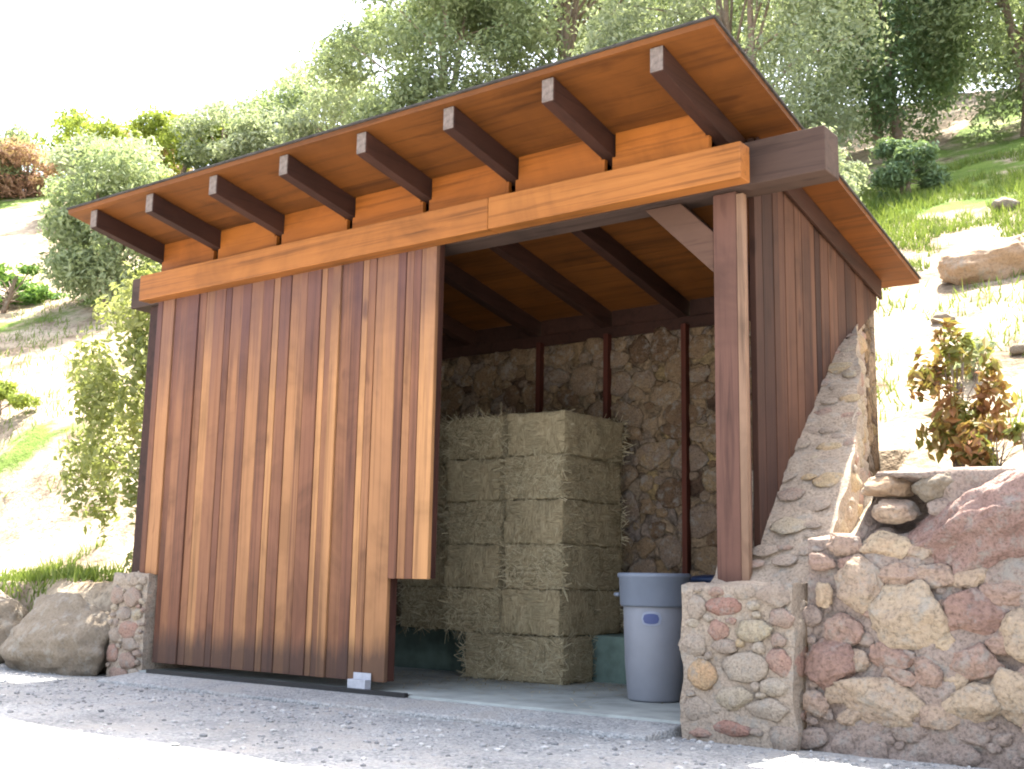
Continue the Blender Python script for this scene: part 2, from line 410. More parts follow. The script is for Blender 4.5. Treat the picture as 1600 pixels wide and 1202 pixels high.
b = MB(); tk = 0.034
nb = 6
ys = [RY0 + (RY1-RY0)*i/nb for i in range(nb+1)]
for i in range(nb):
    g = 0.0015
    y0, y1 = ys[i]+(g if i else 0), ys[i+1]-(g if i < nb-1 else 0)
    b.hexa([(RX0,y0,zr(y0)),(RX1,y0,zr(y0)),(RX1,y1,zr(y1)),(RX0,y1,zr(y1)),(RX0,y0,zr(y0)+tk),(RX1,y0,zr(y0)+tk),(RX1,y1,zr(y1)+tk),(RX0,y1,zr(y1)+tk)], rng.random())
deck = b.build('roof_deck', M['deck'], shed)
b = MB(); o0, o1 = tk+0.003, tk+0.014; e = 0.012
b.hexa([(RX0-e,RY0-e,zr(RY0-e)+o0),(RX1+e,RY0-e,zr(RY0-e)+o0),(RX1+e,RY1+e,zr(RY1+e)+o0),(RX0-e,RY1+e,zr(RY1+e)+o0),
        (RX0-e,RY0-e,zr(RY0-e)+o1),(RX1+e,RY0-e,zr(RY0-e)+o1),(RX1+e,RY1+e,zr(RY1+e)+o1),(RX0-e,RY1+e,zr(RY1+e)+o1)])
b.build('roofing', M['roofing'], shed)
# rafters with grey weathered end caps
RXS = [-2.885, -3.60, -4.34, -5.08, -5.81, -6.56, -7.30, -8.02]
RW, RD = 0.085, 0.145
for i, x in enumerate(RXS):
    b = MB(); y0, y1 = 5.19, 8.38; jt = rng.uniform(-0.008, 0.008)
    x0, x1 = x-RW/2+jt, x+RW/2+jt
    def zt(y): return zr(y)-0.003
    b.hexa([(x0,y0,zt(y0)-RD),(x1,y0,zt(y0)-RD),(x1,y1,zt(y1)-RD),(x0,y1,zt(y1)-RD),(x0,y0,zt(y0)),(x1,y0,zt(y0)),(x1,y1,zt(y1)),(x0,y1,zt(y1))], rng.random())
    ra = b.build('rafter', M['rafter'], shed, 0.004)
    b = MB(); ins = 0.004
    b.box(x0+ins, x1-ins, y0-0.006, y0-0.0005, zt(y0)-RD+ins, zt(y0)-ins)
    b.build('end_cap', M['endgrain'], ra)
# frieze boards between rafters
for i in range(7):
    xa, xb = RXS[i+1]+0.052, RXS[i]-0.052
    if i == 3: 
        pass
    y0, y1 = 5.845, 5.88; b = MB(); z0 = 3.204
    b.hexa([(xa,y0,z0),(xb,y0,z0),(xb,y1,z0),(xa,y1,z0),(xa,y0,zr(y0)-.004),(xb,y0,zr(y0)-.004),(xb,y1,zr(y1)-.004),(xa,y1,zr(y1)-.004)], rng.random())
    for xq, sg in ((xa, -1), (xb, 1)):          # tongues reaching under the rafters leave a narrow slot
        zq = zr(5.86)-RD-0.008
        b.box(min(xq, xq+sg*0.024), max(xq, xq+sg*0.024), y0+0.001, y1-0.001, z0, zq, b.t[0])
    b.build('frieze_board', M['frieze'], shed)
# track cover board in front, two lengths with a butt joint
for xa, xb, tn in ((-8.12, -4.452, 0.45), (-4.450, -2.665, 0.6)):
    b = MB(); b.box(xa, xb, 5.735, 5.86, 2.985, 3.20, tn); b.build('track_cover', M['cover'], shed, 0.007)
# main beam behind, longer than the roof
b = MB(); b.box(-8.58, -2.27, 5.985, 6.2, 3.025, 3.29, 0.5); b.build('main_beam', M['beam'], shed, 0.006)
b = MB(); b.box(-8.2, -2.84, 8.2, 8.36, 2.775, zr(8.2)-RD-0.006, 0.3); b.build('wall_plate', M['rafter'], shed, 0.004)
for i in range(7):      # blocking between the rafters on the main beam, added to stop light leaks
    xa, xb = RXS[i+1]+0.045, RXS[i]-0.045; b = MB(); z0 = 3.292
    b.hexa([(xa,6.08,z0),(xb,6.08,z0),(xb,6.12,z0),(xa,6.12,z0),(xa,6.08,zr(6.08)-.004),(xb,6.08,zr(6.08)-.004),(xb,6.12,zr(6.12)-.004),(xa,6.12,zr(6.12)-.004)], rng.random())
    b.build('light_stop', M['rafter'], shed)
for i in range(7):      # blocking between the rafters on the wall plate, added to close a light gap
    xa, xb = RXS[i+1]+0.052, RXS[i]-0.052; b = MB(); z0 = zr(8.2)-RD-0.004
    b.hexa([(xa,8.23,z0),(xb,8.23,z0),(xb,8.27,z0),(xa,8.27,z0),(xa,8.23,zr(8.23)-.004),(xb,8.23,zr(8.23)-.004),(xb,8.27,zr(8.27)-.004),(xa,8.27,zr(8.27)-.004)], rng.random())
    b.build('light_stop', M['rafter'], shed)
# posts
b = MB(); b.box(-2.985, -2.835, 6.03, 6.19, 0.745, 3.022, 0.5); p = b.build('corner_post', M['post'], shed, 0.006)
b = MB(); b.box(-2.832, -2.787, 6.024, 6.07, 0.755, 3.0, 0.6); b.build('corner_strip', M['edge_strip'], p, 0.003)  # narrow paler strip along the outer edge of the post
b = MB(); b.box(-8.36, -8.17, 6.03, 6.2, 0.72, 3.022, 0.1); b.build('corner_post', M['rafter'], shed, 0.006)
# knee brace
b = MB(); x0, x1 = -2.99, -3.46
b.hexa([(x1-0.0,6.045,3.02),(x1+0.24,6.045,3.02),(x1+0.24,6.165,3.02),(x1,6.165,3.02),
        (x0,6.045,2.50),(x0,6.045,2.79),(x0,6.165,2.79),(x0,6.165,2.50)], 0.5)
b.f = []; b.t = []; b.smooth = []; 
vv = b.v; b.v = []
P0 = [(x1,3.02),(x1+0.25,3.02),(x0,2.80),(x0,2.55)]
V = [(px, y, pz) for y in (6.045, 6.165) for px, pz in P0]
b.add(V, [(0,3,2,1),(4,5,6,7),(0,1,5,4),(1,2,6,5),(2,3,7,6),(3,0,4,7)], 0.5)
b.build('knee_brace', M['brace'], shed, 0.005)

# boarded side walls: board ends follow the roof above and the stone below
SLP = [(6.0, 0.76), (6.49, 1.32), (7.5, 2.33), (8.4, 2.88), (9.0, 3.2)]
def slope_z(y):
    if y <= 6.0: return 0.76
    for (a, za), (b_, zb) in zip(SLP[:-1], SLP[1:]):
        if y <= b_: return za + (zb-za)*(y-a)/(b_-a)
    return SLP[-1][1]
def side_wall(xf, sgn, name, mat, y0=6.195, y1=8.35):
    b = MB(); y = y0; r = random.Random(3)
    while y < y1-0.02:
        w = min(r.choice((0.085, 0.11, 0.14, 0.15)), y1-y); o = r.uniform(0, 0.016)
        ya, yb = y+0.004, y+w
        za, zb = slope_z(ya)-0.06, slope_z(yb)-0.06
        xa, xb = (xf-0.03, xf+o) if sgn > 0 else (xf-o, xf+0.03)
        ta, tb = zr(ya)-0.01, zr(yb)-0.01
        b.hexa([(xa,ya,za),(xb,ya,za),(xb,yb,zb),(xa,yb,zb),(xa,ya,ta),(xb,ya,ta),(xb,yb,tb),(xa,yb,tb)], r.random())
        y += w
    return b.build(name, mat, shed, 0.003)
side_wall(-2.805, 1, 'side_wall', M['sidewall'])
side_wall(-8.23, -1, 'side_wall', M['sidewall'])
# trim under the roof edge along the side wall
b = MB(); x0, x1 = -2.786, -2.765; ya, yb = 6.21, 8.36
b.hexa([(x0,ya,zr(ya)-.15),(x1,ya,zr(ya)-.15),(x1,yb,zr(yb)-.15),(x0,yb,zr(yb)-.15),(x0,ya,zr(ya)-.006),(x1,ya,zr(ya)-.006),(x1,yb,zr(yb)-.006),(x0,yb,zr(yb)-.006)], 0.2)
b.build('eave_strip', M['rafter'], shed, 0.003)  # dark strip along the wall top, below the deck
# masonry back wall with red studs and a mossy concrete curb
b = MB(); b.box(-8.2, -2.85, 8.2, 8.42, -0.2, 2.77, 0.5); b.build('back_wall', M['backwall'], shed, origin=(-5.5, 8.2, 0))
backwall = bpy.data.objects['back_wall']
b = MB(); b.box(-8.15, -2.85, 7.62, 8.195, -0.02, 0.34, 0.5); b.build('concrete_curb', M['curb'], shed, 0.02)
for x in (-4.30, -5.03, -5.72):
    b = MB(); b.box(x-0.022, x+0.022, 8.13, 8.196, 0.345, 2.8, rng.random()); b.build('stud', M['stud'], shed, 0.003)

# sliding door
XL, XR, YL, YR = -8.02, -4.985, -7.80, -5.335
yd = 5.872
r = random.Random(21)
b = MB(); x = XL
edges = [XL]
while edges[-1] < XR-0.08:
    edges.append(edges[-1] + r.choice((0.06, 0.07, 0.085, 0.10, 0.115, 0.13, 0.14)))
edges[-1] = XR
for k in (YL, YR):
    i = min(range(len(edges)), key=lambda j: abs(edges[j]-k)); edges[i] = k
last = 0.5
for i in range(len(edges)-1):
    xa, xb = edges[i]+0.002, edges[i+1]-0.002; cxm = (xa+xb)/2
    zb = 0.055 if YL < cxm < YR else 0.735
    t = r.random()
    if abs(t-last) < 0.2: t = (t+0.45) % 1.0
    last = t
    o = r.uniform(0, 0.016)
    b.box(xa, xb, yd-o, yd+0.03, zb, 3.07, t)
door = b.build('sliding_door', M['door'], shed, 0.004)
b = MB()
b.box(XR-0.09, XR-0.004, yd+0.032, yd+0.085, 0.74, 3.06, 0.2); b.box(YR-0.10, YR-0.003, yd+0.032, yd+0.10, 0.06, 0.735, 0.2)
b.box(XL+0.004, XL+0.09, yd+0.032, yd+0.085, 0.74, 3.06, 0.2); b.box(YL+0.003, YL+0.10, yd+0.032, yd+0.085, 0.06, 0.735, 0.2)
b.box(XL+0.10, XR-0.10, yd+0.032, yd+0.085, 1.7, 1.84, 0.2); b.box(YL+0.11, YR-0.11, yd+0.032, yd+0.085, 0.09, 0.23, 0.2)
b.box(XL+0.10, XR-0.10, yd+0.032, yd+0.085, 2.86, 3.0, 0.2)
b.build('door_frame', M['door_edge'], door, 0.004)
b = MB(); b.box(-5.60, -5.44, yd-0.075, yd-0.02, 0.0, 0.068, 0.5); b.box(-5.60, -5.44, yd-0.02, yd-0.0165, 0.0, 0.11, 0.5)
b.build('guide_bracket', M['zinc'], door, 0.004)
# steel floor track the door runs along
b = MB(); b.box(-7.72, -5.06, 5.765, 5.80, -0.035, 0.012, 0.5); b.box(-7.72, -5.06, 5.80, 5.85, -0.012, -0.001, 0.5)
b.build('floor_track', M['steel'], shed, 0.002)

# concrete slab (floor)
b = MB(); b.box(-8.0, -3.06, 5.80, 8.19, -0.2, -0.002, 0.5)
s = b.build('concrete_slab', M['slab'], None, 0.015); tag(s, kind='structure', label='grey concrete floor slab of the shed')
b = MB(); b.hexa([(-7.85,5.42,-0.2),(-3.10,5.42,-0.2),(-3.07,5.796,-0.2),(-7.85,5.796,-0.2),(-7.85,5.42,-0.052),(-3.10,5.42,-0.045),(-3.07,5.796,-0.014),(-7.85,5.796,-0.014)])
s = b.build('concrete_apron', M['gravel'], None, 0.015); tag(s, kind='structure', label='low concrete apron sloping to the gravel')

# stones standing proud of the masonry
b = MB(); r = random.Random(41); got = []
for k in range(5200):
    sz = 0.135 + (0.03-0.135)*(k/5200)**0.6; a, c_ = sz*r.uniform(.8, 1.4), sz*r.uniform(.6, 1.1); x = r.uniform(-8.0, -2.95); z = r.uniform(0.36, 2.72)
    if all(((x-g[0])/(a+g[2]))**2 + ((z-g[1])/(c_+g[3]))**2 > 0.92 for g in got):
        got.append((x, z, a, c_)); rock(b, (x, 8.197, z), (a, 0.018, c_), 7000+k, r.uniform(0, 1), 3, 9, 0.16, r.uniform(-.4, .4))
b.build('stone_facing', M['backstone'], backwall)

# ------------------------------------------------------------------ stone wing walls
def wing_wall(name, label, xin, xout, yfront, ztop, side, seed):
    """side=+1: outer face looks to +x"""
    root = thing(name, ((xin+xout)/2, yfront+0.3, 0), label, 'stone wall')
    r = random.Random(seed)
    # core as a displaced grid: front face, sloped coping, outer face
    b = MB()
    prof = [(yfront, -0.15), (yfront, ztop), (6.02, ztop+0.01), (6.49, slope_z(6.49)), (7.5, slope_z(7.5)), (8.38, slope_z(8.38))]
    def xo(y):   # the coping narrows uphill
        return xout + (xin+0.13*side - xout)*sstep(6.4, 8.5, y)
    def disp(p, amp=0.022):
        return p + Vector((mnoise.noise(p*5), mnoise.noise(p*5+Vector((9,3,1))), mnoise.noise(p*5+Vector((2,7,5)))))*amp + Vector((mnoise.noise(p*14), mnoise.noise(p*14+Vector((9,3,1))), mnoise.noise(p*14+Vector((2,7,5)))))*amp*0.5
    # top/front strip
    pts = []
    for (a, c), n in zip(zip(prof[:-1], prof[1:]), (16, 10, 14, 28, 20)):
        for k in range(n): 
            t = k/n; pts.append((a[0]+(c[0]-a[0])*t, a[1]+(c[1]-a[1])*t))
    pts.append(prof[-1]); nx = 12
    V = []
    for (y, z) in pts:
        for i in range(nx+1):
            u = i/nx; V.append(disp(Vector((xin+(xo(y)-xin)*u, y, z))))
    F = []
    for j in range(len(pts)-1):
        for i in range(nx):
            q = (j*(nx+1)+i, j*(nx+1)+i+1, (j+1)*(nx+1)+i+1, (j+1)*(nx+1)+i)
            F.append(q if side > 0 else q[::-1])
    b.add(V, F, 0.5, True)
    # outer and inner faces: columns in y, rows in z
    for inner in (0, 1):
        cols = [p for p in pts if not (p[0] == yfront and p[1] < ztop-1e-6)]
        nz = 22; V = []
        for (y, z) in cols:
            for k in range(nz+1):
                zz = -0.15+(z+0.15)*k/nz
                V.append(disp(Vector((xin if inner else xo(y), y, zz))))
        F = []
        for j in range(len(cols)-1):
            for k in range(nz):
                F.append((j*(nz+1)+k, (j+1)*(nz+1)+k, (j+1)*(nz+1)+k+1, j*(nz+1)+k+1))
        b.add(V, F, 0.5, True)
    # back closure
    y, z = prof[-1]; b.add([(xin,y,-0.15),(xo(y),y,-0.15),(xo(y),y,z),(xin,y,z)], [(0,1,2,3)], 0.5)
    b.build('mortar_core', M['mortar'], root)
    # flush stones set in the mortar
    s = MB(); lo, hi = min(xin, xout), max(xin, xout)
    def pack(u0, u1, v0, v1, ok, smax, smin, tries, seeds=()):
        got = list(seeds)
        for k in range(tries):
            sz = smax + (smin-smax)*(k/tries)**0.7
            a, c_ = sz*r.uniform(.85, 1.5), sz*r.uniform(.55, 0.95); u, v_ = r.uniform(u0+a*.7, u1-a*.7), r.uniform(v0, v1)
            if not ok(u, v_, a): continue
            if all(((u-g[0])/(a+g[2]+.004))**2 + ((v_-g[1])/(c_+g[3]+.004))**2 > 0.86 for g in got):
                got.append((u, v_, a, c_, r.choice((0.3,0.35,0.42,0.45,0.5,0.5,0.55,0.62,0.68,0.24,0.9))))
        return got
    seeds = [(-2.76,.62,.12,.045,.1),(-2.80,.50,.06,.05,.2),(-2.60,.50,.10,.055,.72),(-2.91,.26,.08,.09,.97),(-2.66,.32,.12,.085,.55),(-2.74,.0,.115,.045,.12),(-2.93,.62,.05,.07,.45)] if side > 0 else []
    for i, (x, z, w, h, t) in enumerate(pack(lo, hi, -0.05, ztop-0.03, lambda u, v_, a: True, 0.085, 0.022, 1500, seeds)):
        rock(s, (x, yfront-0.004, z), (w*.96, 0.022, h*.96), seed*100+i, t, 3, 8, 0.16)
    # stones along the coping: u across, v along y
    for i, (u, yy, a, c_, t) in enumerate(pack(0.0, 0.6, 6.08, 8.3, lambda u, v_, a: u+a*.7 < abs(xo(v_)-xin), 0.075, 0.03, 420)):
        V, Fc = rock_verts(seed*300+i, (a*.96, c_*.96, 0.008), 3, 8, 0.16)
        R = Matrix.Rotation(math.atan2(slope_z(yy+.05)-slope_z(yy-.05), 0.1), 3, 'X'); c = Vector((xin+side*u, yy, slope_z(yy)-0.001))
        s.add([R @ v + c for v in V], Fc, t, True)
    if side > 0:                  # stones on the outer face
        top = lambda y: slope_z(y)-0.05 if y > 6.05 else ztop-0.04
        for i, (y, z, a, c_, t) in enumerate(pack(yfront+.05, 8.3, -0.05, 2.75, lambda u, v_, a: v_+a*.5 < top(u), 0.11, 0.028, 4200)):
            V, Fc = rock_verts(seed*500+i, (0.012, a*.96, c_*.96), 3, 8, 0.16)
            c = Vector((xo(y)-0.002, y, z)); s.add([v + c for v in V], Fc, t, True)
    s.build('stone_facing', M['facing'], root)
    return root
wing_wall('stone_wing_wall', 'sloping mortared stone wing wall and pillar under the shed corner post, beside the grey bin', -3.02, -2.39, 5.68, 0.735, 1, 11)
wing_wall('stone_wing_wall', 'grey stone pillar and wing wall left of the sliding door, beside the round boulder', -7.83, -8.27, 5.80, 0.735, -1, 12)

# ------------------------------------------------------------------ boulder retaining wall
bw = thing('boulder_wall', (-1.0, 6.2, 0), 'low retaining wall of rounded tan and purple boulders right of the stone wing wall', 'retaining wall')
BL = [(-2.23,.74,.125,.135,.55),(-1.94,.59,.19,.155,.72),(-1.62,.61,.145,.11,.06),(-1.33,.53,.13,.13,.70),(-2.10,.17,.205,.105,.62),(-1.62,.19,.13,.095,.74),
      (-1.60,.375,.115,.095,.25),(-2.37,.33,.125,.11,.05),(-2.41,.69,.05,.065,.95),(-2.30,.51,.105,.075,.22),(-1.42,.24,.10,.12,.66),(-2.45,.13,.065,.06,.45),
      (-1.83,.32,.075,.075,.3),(-2.05,.95,.115,.065,.95),(-2.30,.96,.10,.055,.4),(-1.98,.80,.11,.05,.4),(-1.80,.80,.10,.055,.45),(-2.02,.39,.11,.07,.15),(-1.80,.10,.09,.06,.5),
      (-2.20,.36,.06,.05,.5),(-1.75,.47,.06,.045,.85),(-2.42,.86,.07,.045,.3),(-1.36,.33,.06,.05,.35),(-1.30,.08,.09,.07,.4),(-2.27,.07,.06,.04,.55),(-1.47,.72,.10,.06,.3),
      (-1.15,.65,.15,.13,.45),(-1.1,.32,.17,.14,.62),(-0.95,.08,.12,.08,.3),(-.80,.55,.16,.15,.7),(-.75,.2,.17,.13,.5),(-.45,.4,.18,.17,.3),(-.42,.72,.16,.12,.6),(-.1,.2,.2,.14,.5),(-.05,.6,.2,.18,.75),
      (-1.18,.85,.12,.06,.4),(-1.62,.79,.08,.05,.55),(-2.26,.84,.07,.045,.2),(-1.88,.92,.07,.04,.5),(-2.12,.63,.06,.05,.3),(-1.77,.62,.035,.06,.4),(-1.98,.29,.08,.045,.35),(-2.33,.18,.06,.05,.6),(-1.49,.48,.06,.05,.3),(-1.70,.28,.05,.04,.7)]
def core():
    b = MB(); nx, nz = 190, 76; V = []
    x0, x1 = -2.37, 2.6
    for j in range(nz+1):
        for i in range(nx+1):
            x = x0+(x1-x0)*i/nx; u = j/nz
            top = 0.99 + 0.33*sstep(-2.14, -2.0, x) + 0.03*fbm(x*2, 0.3)
            if u < 0.85: z = -0.15 + (top+0.15)*u/0.85; y = 5.74 + 0.12*(u/0.85)
            else: z = top + 0.05*(u-0.85)/0.15; y = 5.86 + 0.5*(u-0.85)/0.15
            p = Vector((x, y, z)); d = 0.07*fbm(x*3.2, z*3.2, 2.0) + 0.03*fbm(x*11, z*11, 4.0)
            d += (0.36 if u < .87 else 0)*math.exp(-(((x+1.895)/0.165)**4 + ((z-1.13)/0.115)**4))      # the hollow under the top rocks
            V.append(p + Vector((0, d, (d*0.4 if d < .1 else 0))))
    F = [(j*(nx+1)+i, j*(nx+1)+i+1, (j+1)*(nx+1)+i+1, (j+1)*(nx+1)+i) for j in range(nz) for i in range(nx)]
    b.add(V, F, 0.4, True); r = random.Random(77); got = [(x_*0.955, 0.726+(z_-0.726)*0.955, w_*.98, h_*.98) for x_, z_, w_, h_, t_ in BL]
    for k in range(2600):
        sz = 0.075 + (0.018-0.075)*(k/2600)**0.6; a, c_ = sz*r.uniform(.8, 1.4), sz*r.uniform(.6, 1.0); x = r.uniform(-2.35, 0.3); z = r.uniform(-0.05, 1.2 if x > -2.0 else 0.93)
        if abs(x+1.9) < .2 and z > 1.0: continue
        if all(((x-g[0])/(a+g[2]))**2 + ((z-g[1])/(c_+g[3]))**2 > 0.9 for g in got):
            got.append((x, z, a, c_)); rock(b, (x, 5.75+0.10*z, z), (a, min(a, c_)*0.38, c_), 3000+k, r.uniform(0, 1), 3, 8, 0.15, r.uniform(-.3, .3))
    return b.build('mortar_core', M['mortar_dark'], bw)
core()
for i, (x, z, w, h, t) in enumerate(BL):
    if x < -2.2: x += 0.03
    b = MB(); rock(b, (x*0.955, 5.74+0.10*z, 0.726+(z-0.726)*0.955), (w*.98, min(w, h)*0.52, h*.98), 900+i, t, 5, 10, 0.14, rng.uniform(-.25,.25)); b.build('boulder', M['boulder'], bw)
# rocks lying on the wall
def loose(name, c, size, seed, mat, label, cat='rock', tilt=0.0, facets=9, rough=0.12, sub=5, group=None):
    b = MB(); rock(b, c, size, seed, 0.5, sub, facets, rough, tilt); return tag(b.build(name, mat), label, cat, group)
loose('boulder', (-1.42, 5.88, 1.05), (0.42, 0.19, 0.21), 31, M['pinkrock'], 'large slanting pink granite boulder set on top of the boulder wall', 'boulder', -0.42, 16, 0.20)
loose('rock', (-1.915, 5.90, 1.115), (0.118, 0.10, 0.056), 32, M['boulder'], 'pale almond shaped rock lying in a dark hollow on the boulder wall', 'rock')
loose('rock', (-1.97, 5.96, 1.245), (0.13, 0.12, 0.055), 33, M['tanrock'], 'brown rock overhanging the hollow at the left end of the boulder wall', 'rock')
loose('rock', (-1.71, 5.93, 1.235), (0.12, 0.10, 0.075), 34, M['greyrock'], 'grey rock on top of the wall between the hollow and the pink boulder', 'rock')
loose('rock', (-1.42, 7.1, 1.53), (0.17, 0.14, 0.12), 35, M['greyrock'], 'dark grey brown rock at the foot of the reddish shrub', 'rock')
# left boulder
loose('boulder', (-8.98, 5.92, 0.16), (0.66, 0.40, 0.36), 44, M['greyrock'], 'big low brownish grey boulder beside the left stone pillar', 'boulder', 0.05, 8, 0.13)
loose('boulder', (-10.25, 5.85, 0.12), (0.42, 0.4, 0.36), 47, M['greyrock'], 'grey brown boulder cut off by the left edge of the photo', 'boulder', 0.2, 8, 0.13)

# ------------------------------------------------------------------ bins
def bin_mesh(h=0.8, rt=0.222, rb=0.172):
    b = MB(); hb = h*0.74
    b.lathe([(0.0,0.012),(rb-0.01,0.0),(rb,0.015),(rb+(rt-rb)*0.35,h*0.3),(rt-0.022,hb),(rt-0.024,hb+0.004)], 44)
    return b
root = thing('trash_bin', (-3.765, 6.70, 0.0), 'grey round plastic trash bin with blue grey collar, beside the stone pillar', 'trash bin')
bin_mesh().build('body', M['bin'], root, local=True)
b = MB(); h = 0.8
b.lathe([(0.190,h*0.735),(0.214,h*0.735),(0.221,h*0.75),(0.228,h*0.955),(0.237,h*0.965),(0.239,h*0.99),(0.232,h),(0.221,h*0.99),(0.212,h*0.94),(0.16,0.42),(0.0,0.40)], 44)
b.build('collar', M['binrim'], root, local=True)
for s in (-1, 1):
    b = MB(); pts = []
    dx, dy = 0.5*s, -0.86*1.0
    a0 = math.atan2(-0.2, -1.0) if s < 0 else math.atan2(0.2, 1.0)
    for k in range(9):
        a = a0 + (k-4)*0.075; rr = 0.228 + 0.035*math.sin(math.pi*k/8); pts.append((rr*math.cos(a), rr*math.sin(a), 0.66+0.0*k))
    b.tube(pts, [0.013]*9, 8); b.build('handle', M['binrim'], root, local=True)
def badge(z0, z1, a0, a1, off, mat, name):
    b = MB(); n = 14; V = []; F = []
    for k in range(n+1):
        t = k/n; a = a0+(a1-a0)*t; e = math.sqrt(max(0.0, 1-(2*t-1)**2))**0.5
        zc, hh = (z0+z1)/2, (z1-z0)/2*max(e, .05)
        for z in (zc-hh, zc+hh):
            rr = 0.1895+(z-0.24)/(0.592-0.24)*(0.200-0.1895)+off
            V.append((rr*math.cos(a), rr*math.sin(a), z))
    for k in range(n): F.append((2*k, 2*k+2, 2*k+3, 2*k+1))
    b.add(V, F, 0.5); b.build(name, mat, root, local=True)
am = math.atan2(-6.66, 3.80)          # towards the driveway
badge(0.47, 0.56, am-0.42, am+0.22, 0.004, M['badge_pale'], 'badge_plate')
badge(0.482, 0.546, am-0.36, am+0.14, 0.0065, M['badge'], 'badge')
root = thing('trash_bin', (-3.60, 7.3, 0.0), 'dark navy bin half hidden behind the stone pillar', 'trash bin')
bin_mesh(0.76, 0.22).build('body', M['bluebin'], root, local=True)
b = MB(); b.lathe([(0.18,0.55),(0.205,0.56),(0.215,0.75),(0.226,0.755),(0.226,0.775),(0.20,0.785),(0.10,0.80),(0.0,0.803)], 44); b.build('lid', M['bluebin'], root, local=True)

# ------------------------------------------------------------------ hay bales
def bale_mesh(seed, L, W, H):
    """a bale: soft edged box with two string grooves and loose stalks; L along x"""
    r = random.Random(seed); b = MB(); n = 12
    def face(o, u, v, nu, nv):
        V = [o + u*(i/nu) + v*(j/nv) for j in range(nv+1) for i in range(nu+1)]
        F = [(j*(nu+1)+i, j*(nu+1)+i+1, (j+1)*(nu+1)+i+1, (j+1)*(nu+1)+i) for j in range(nv) for i in range(nu)]
        return V, F
    X, Y, Z = Vector((L,0,0)), Vector((0,W,0)), Vector((0,0,H)); O = Vector((-L/2,-W/2,0)); off = Vector((seed*3.1, seed*1.7, 0))
    def sh(p):
        q = Vector((p.x, p.y, p.z-H/2)); rc = 0.022
        c = Vector((max(-L/2+rc, min(L/2-rc, q.x)), max(-W/2+rc, min(W/2-rc, q.y)), max(-H/2+rc, min(H/2-rc, q.z))))
        d = q-c
        if d.length > 1e-6: q = c + d.normalized()*min(d.length, rc)
        nrm = Vector((q.x/(L/2), q.y/(W/2), q.z/(H/2)))
        a = 0.016*mnoise.noise(p*6+off) + 0.011*mnoise.noise(p*17+off) + 0.007*mnoise.noise(p*34+off)
        g = 0.0
        for gx in (-L*0.22, L*0.22): g -= 0.007*math.exp(-((q.x-gx)/0.018)**2)
        q += nrm.normalized()*(a+g)
        return Vector((q.x, q.y, q.z+H/2))
    nu = int(L/0.026); nw = int(W/0.03); nh = int(H/0.024)
    for o, u, v, a, c in ((O,X,Z,nu,nh),(O+Y+X,-X,Z,nu,nh),(O+X,Y,Z,nw,nh),(O+Y,-Y,Z,nw,nh),(O+Z,X,Y,nu,nw),(O+Y,X,-Y,nu,nw)):
        V, F = face(o, u, v, a, c); b.add([sh(p) for p in V], F, r.random()*0.1+0.45*(seed % 3)/2, True)
    s = MB()                          # stalks poking out
    for k in range(int(900*(L*H+W*H*0.8)/0.30)):
        f = r.random()
        if f < 0.5: p = Vector((r.uniform(-L/2,L/2), -W/2, r.uniform(0.01,H))); nr = Vector((0,-1,0))
        elif f < 0.85: p = Vector((L/2*r.choice((1,1,-1)), r.uniform(-W/2,W/2), r.uniform(0.01,H))); nr = Vector((math.copysign(1,p.x),0,0))
        else: p = Vector((r.uniform(-L/2,L/2), r.uniform(-W/2,W/2), H)); nr = Vector((0,0,1))
        d = Vector((r.gauss(0,1), r.gauss(0,1), r.gauss(0,0.7))); d = (d - nr*d.dot(nr)).normalized()*r.uniform(0.04,0.13)
        w = d.cross(nr).normalized()*r.uniform(0.0016,0.003); l = nr*r.uniform(0.002,0.022); p = p - nr*0.004
        s.add([p-w, p+w, p+d+l+w, p+d+l-w], [(0,1,2,3)], r.random())
    return b, s
G = 'hay bales stacked in the shed'
rows = ['bottom','second from bottom','third from bottom','fourth from bottom','fifth from bottom','top']
H = 0.335
def make_bale(seed, L, W):
    b, s = bale_mesh(seed, L, W, H)
    o = b.build('hay_bale', M['hay'], local=True); s.build('loose_stalks', M['straw'], o, local=True); return o
protoA = [make_bale(k, 0.545, 0.86) for k in (1, 2, 3)]
protoB = make_bale(5, 0.92, 0.40)
used = set()
def put(proto, x, y, z, rz, label):
    o = proto if proto.name not in used else copy_tree(proto); used.add(o.name); used.add(proto.name)
    o.location = (x, y, z); o.rotation_euler = (0, 0, rz); tag(o, label, 'hay bale', G); return o
put(protoB, -5.24, 7.37, 0.0, 0.0, 'hay bale lying lengthwise on the floor at the foot of the stack')
ords = ['lowest', 'second lowest', 'middle', 'second highest', 'topmost']
cols = [(-5.66, 7.62, 'middle column of the stack'), (-5.075, 7.60, 'right corner column of the stack'), (-6.26, 7.80, 'recessed dark column next to the door edge')]
for ci, (x, y, nm) in enumerate(cols):
    for k in range(5):
        jx, jy, jr = rng.uniform(-.012,.012), rng.uniform(-.015,.015), rng.uniform(-.012,.012)
        rz = jr + (math.pi if (k+ci) % 2 else 0)
        put(protoA[(k*2+ci) % 3], x+jx, y+jy, 0.342+k*H, rz, ords[k]+' hay bale in the '+nm)

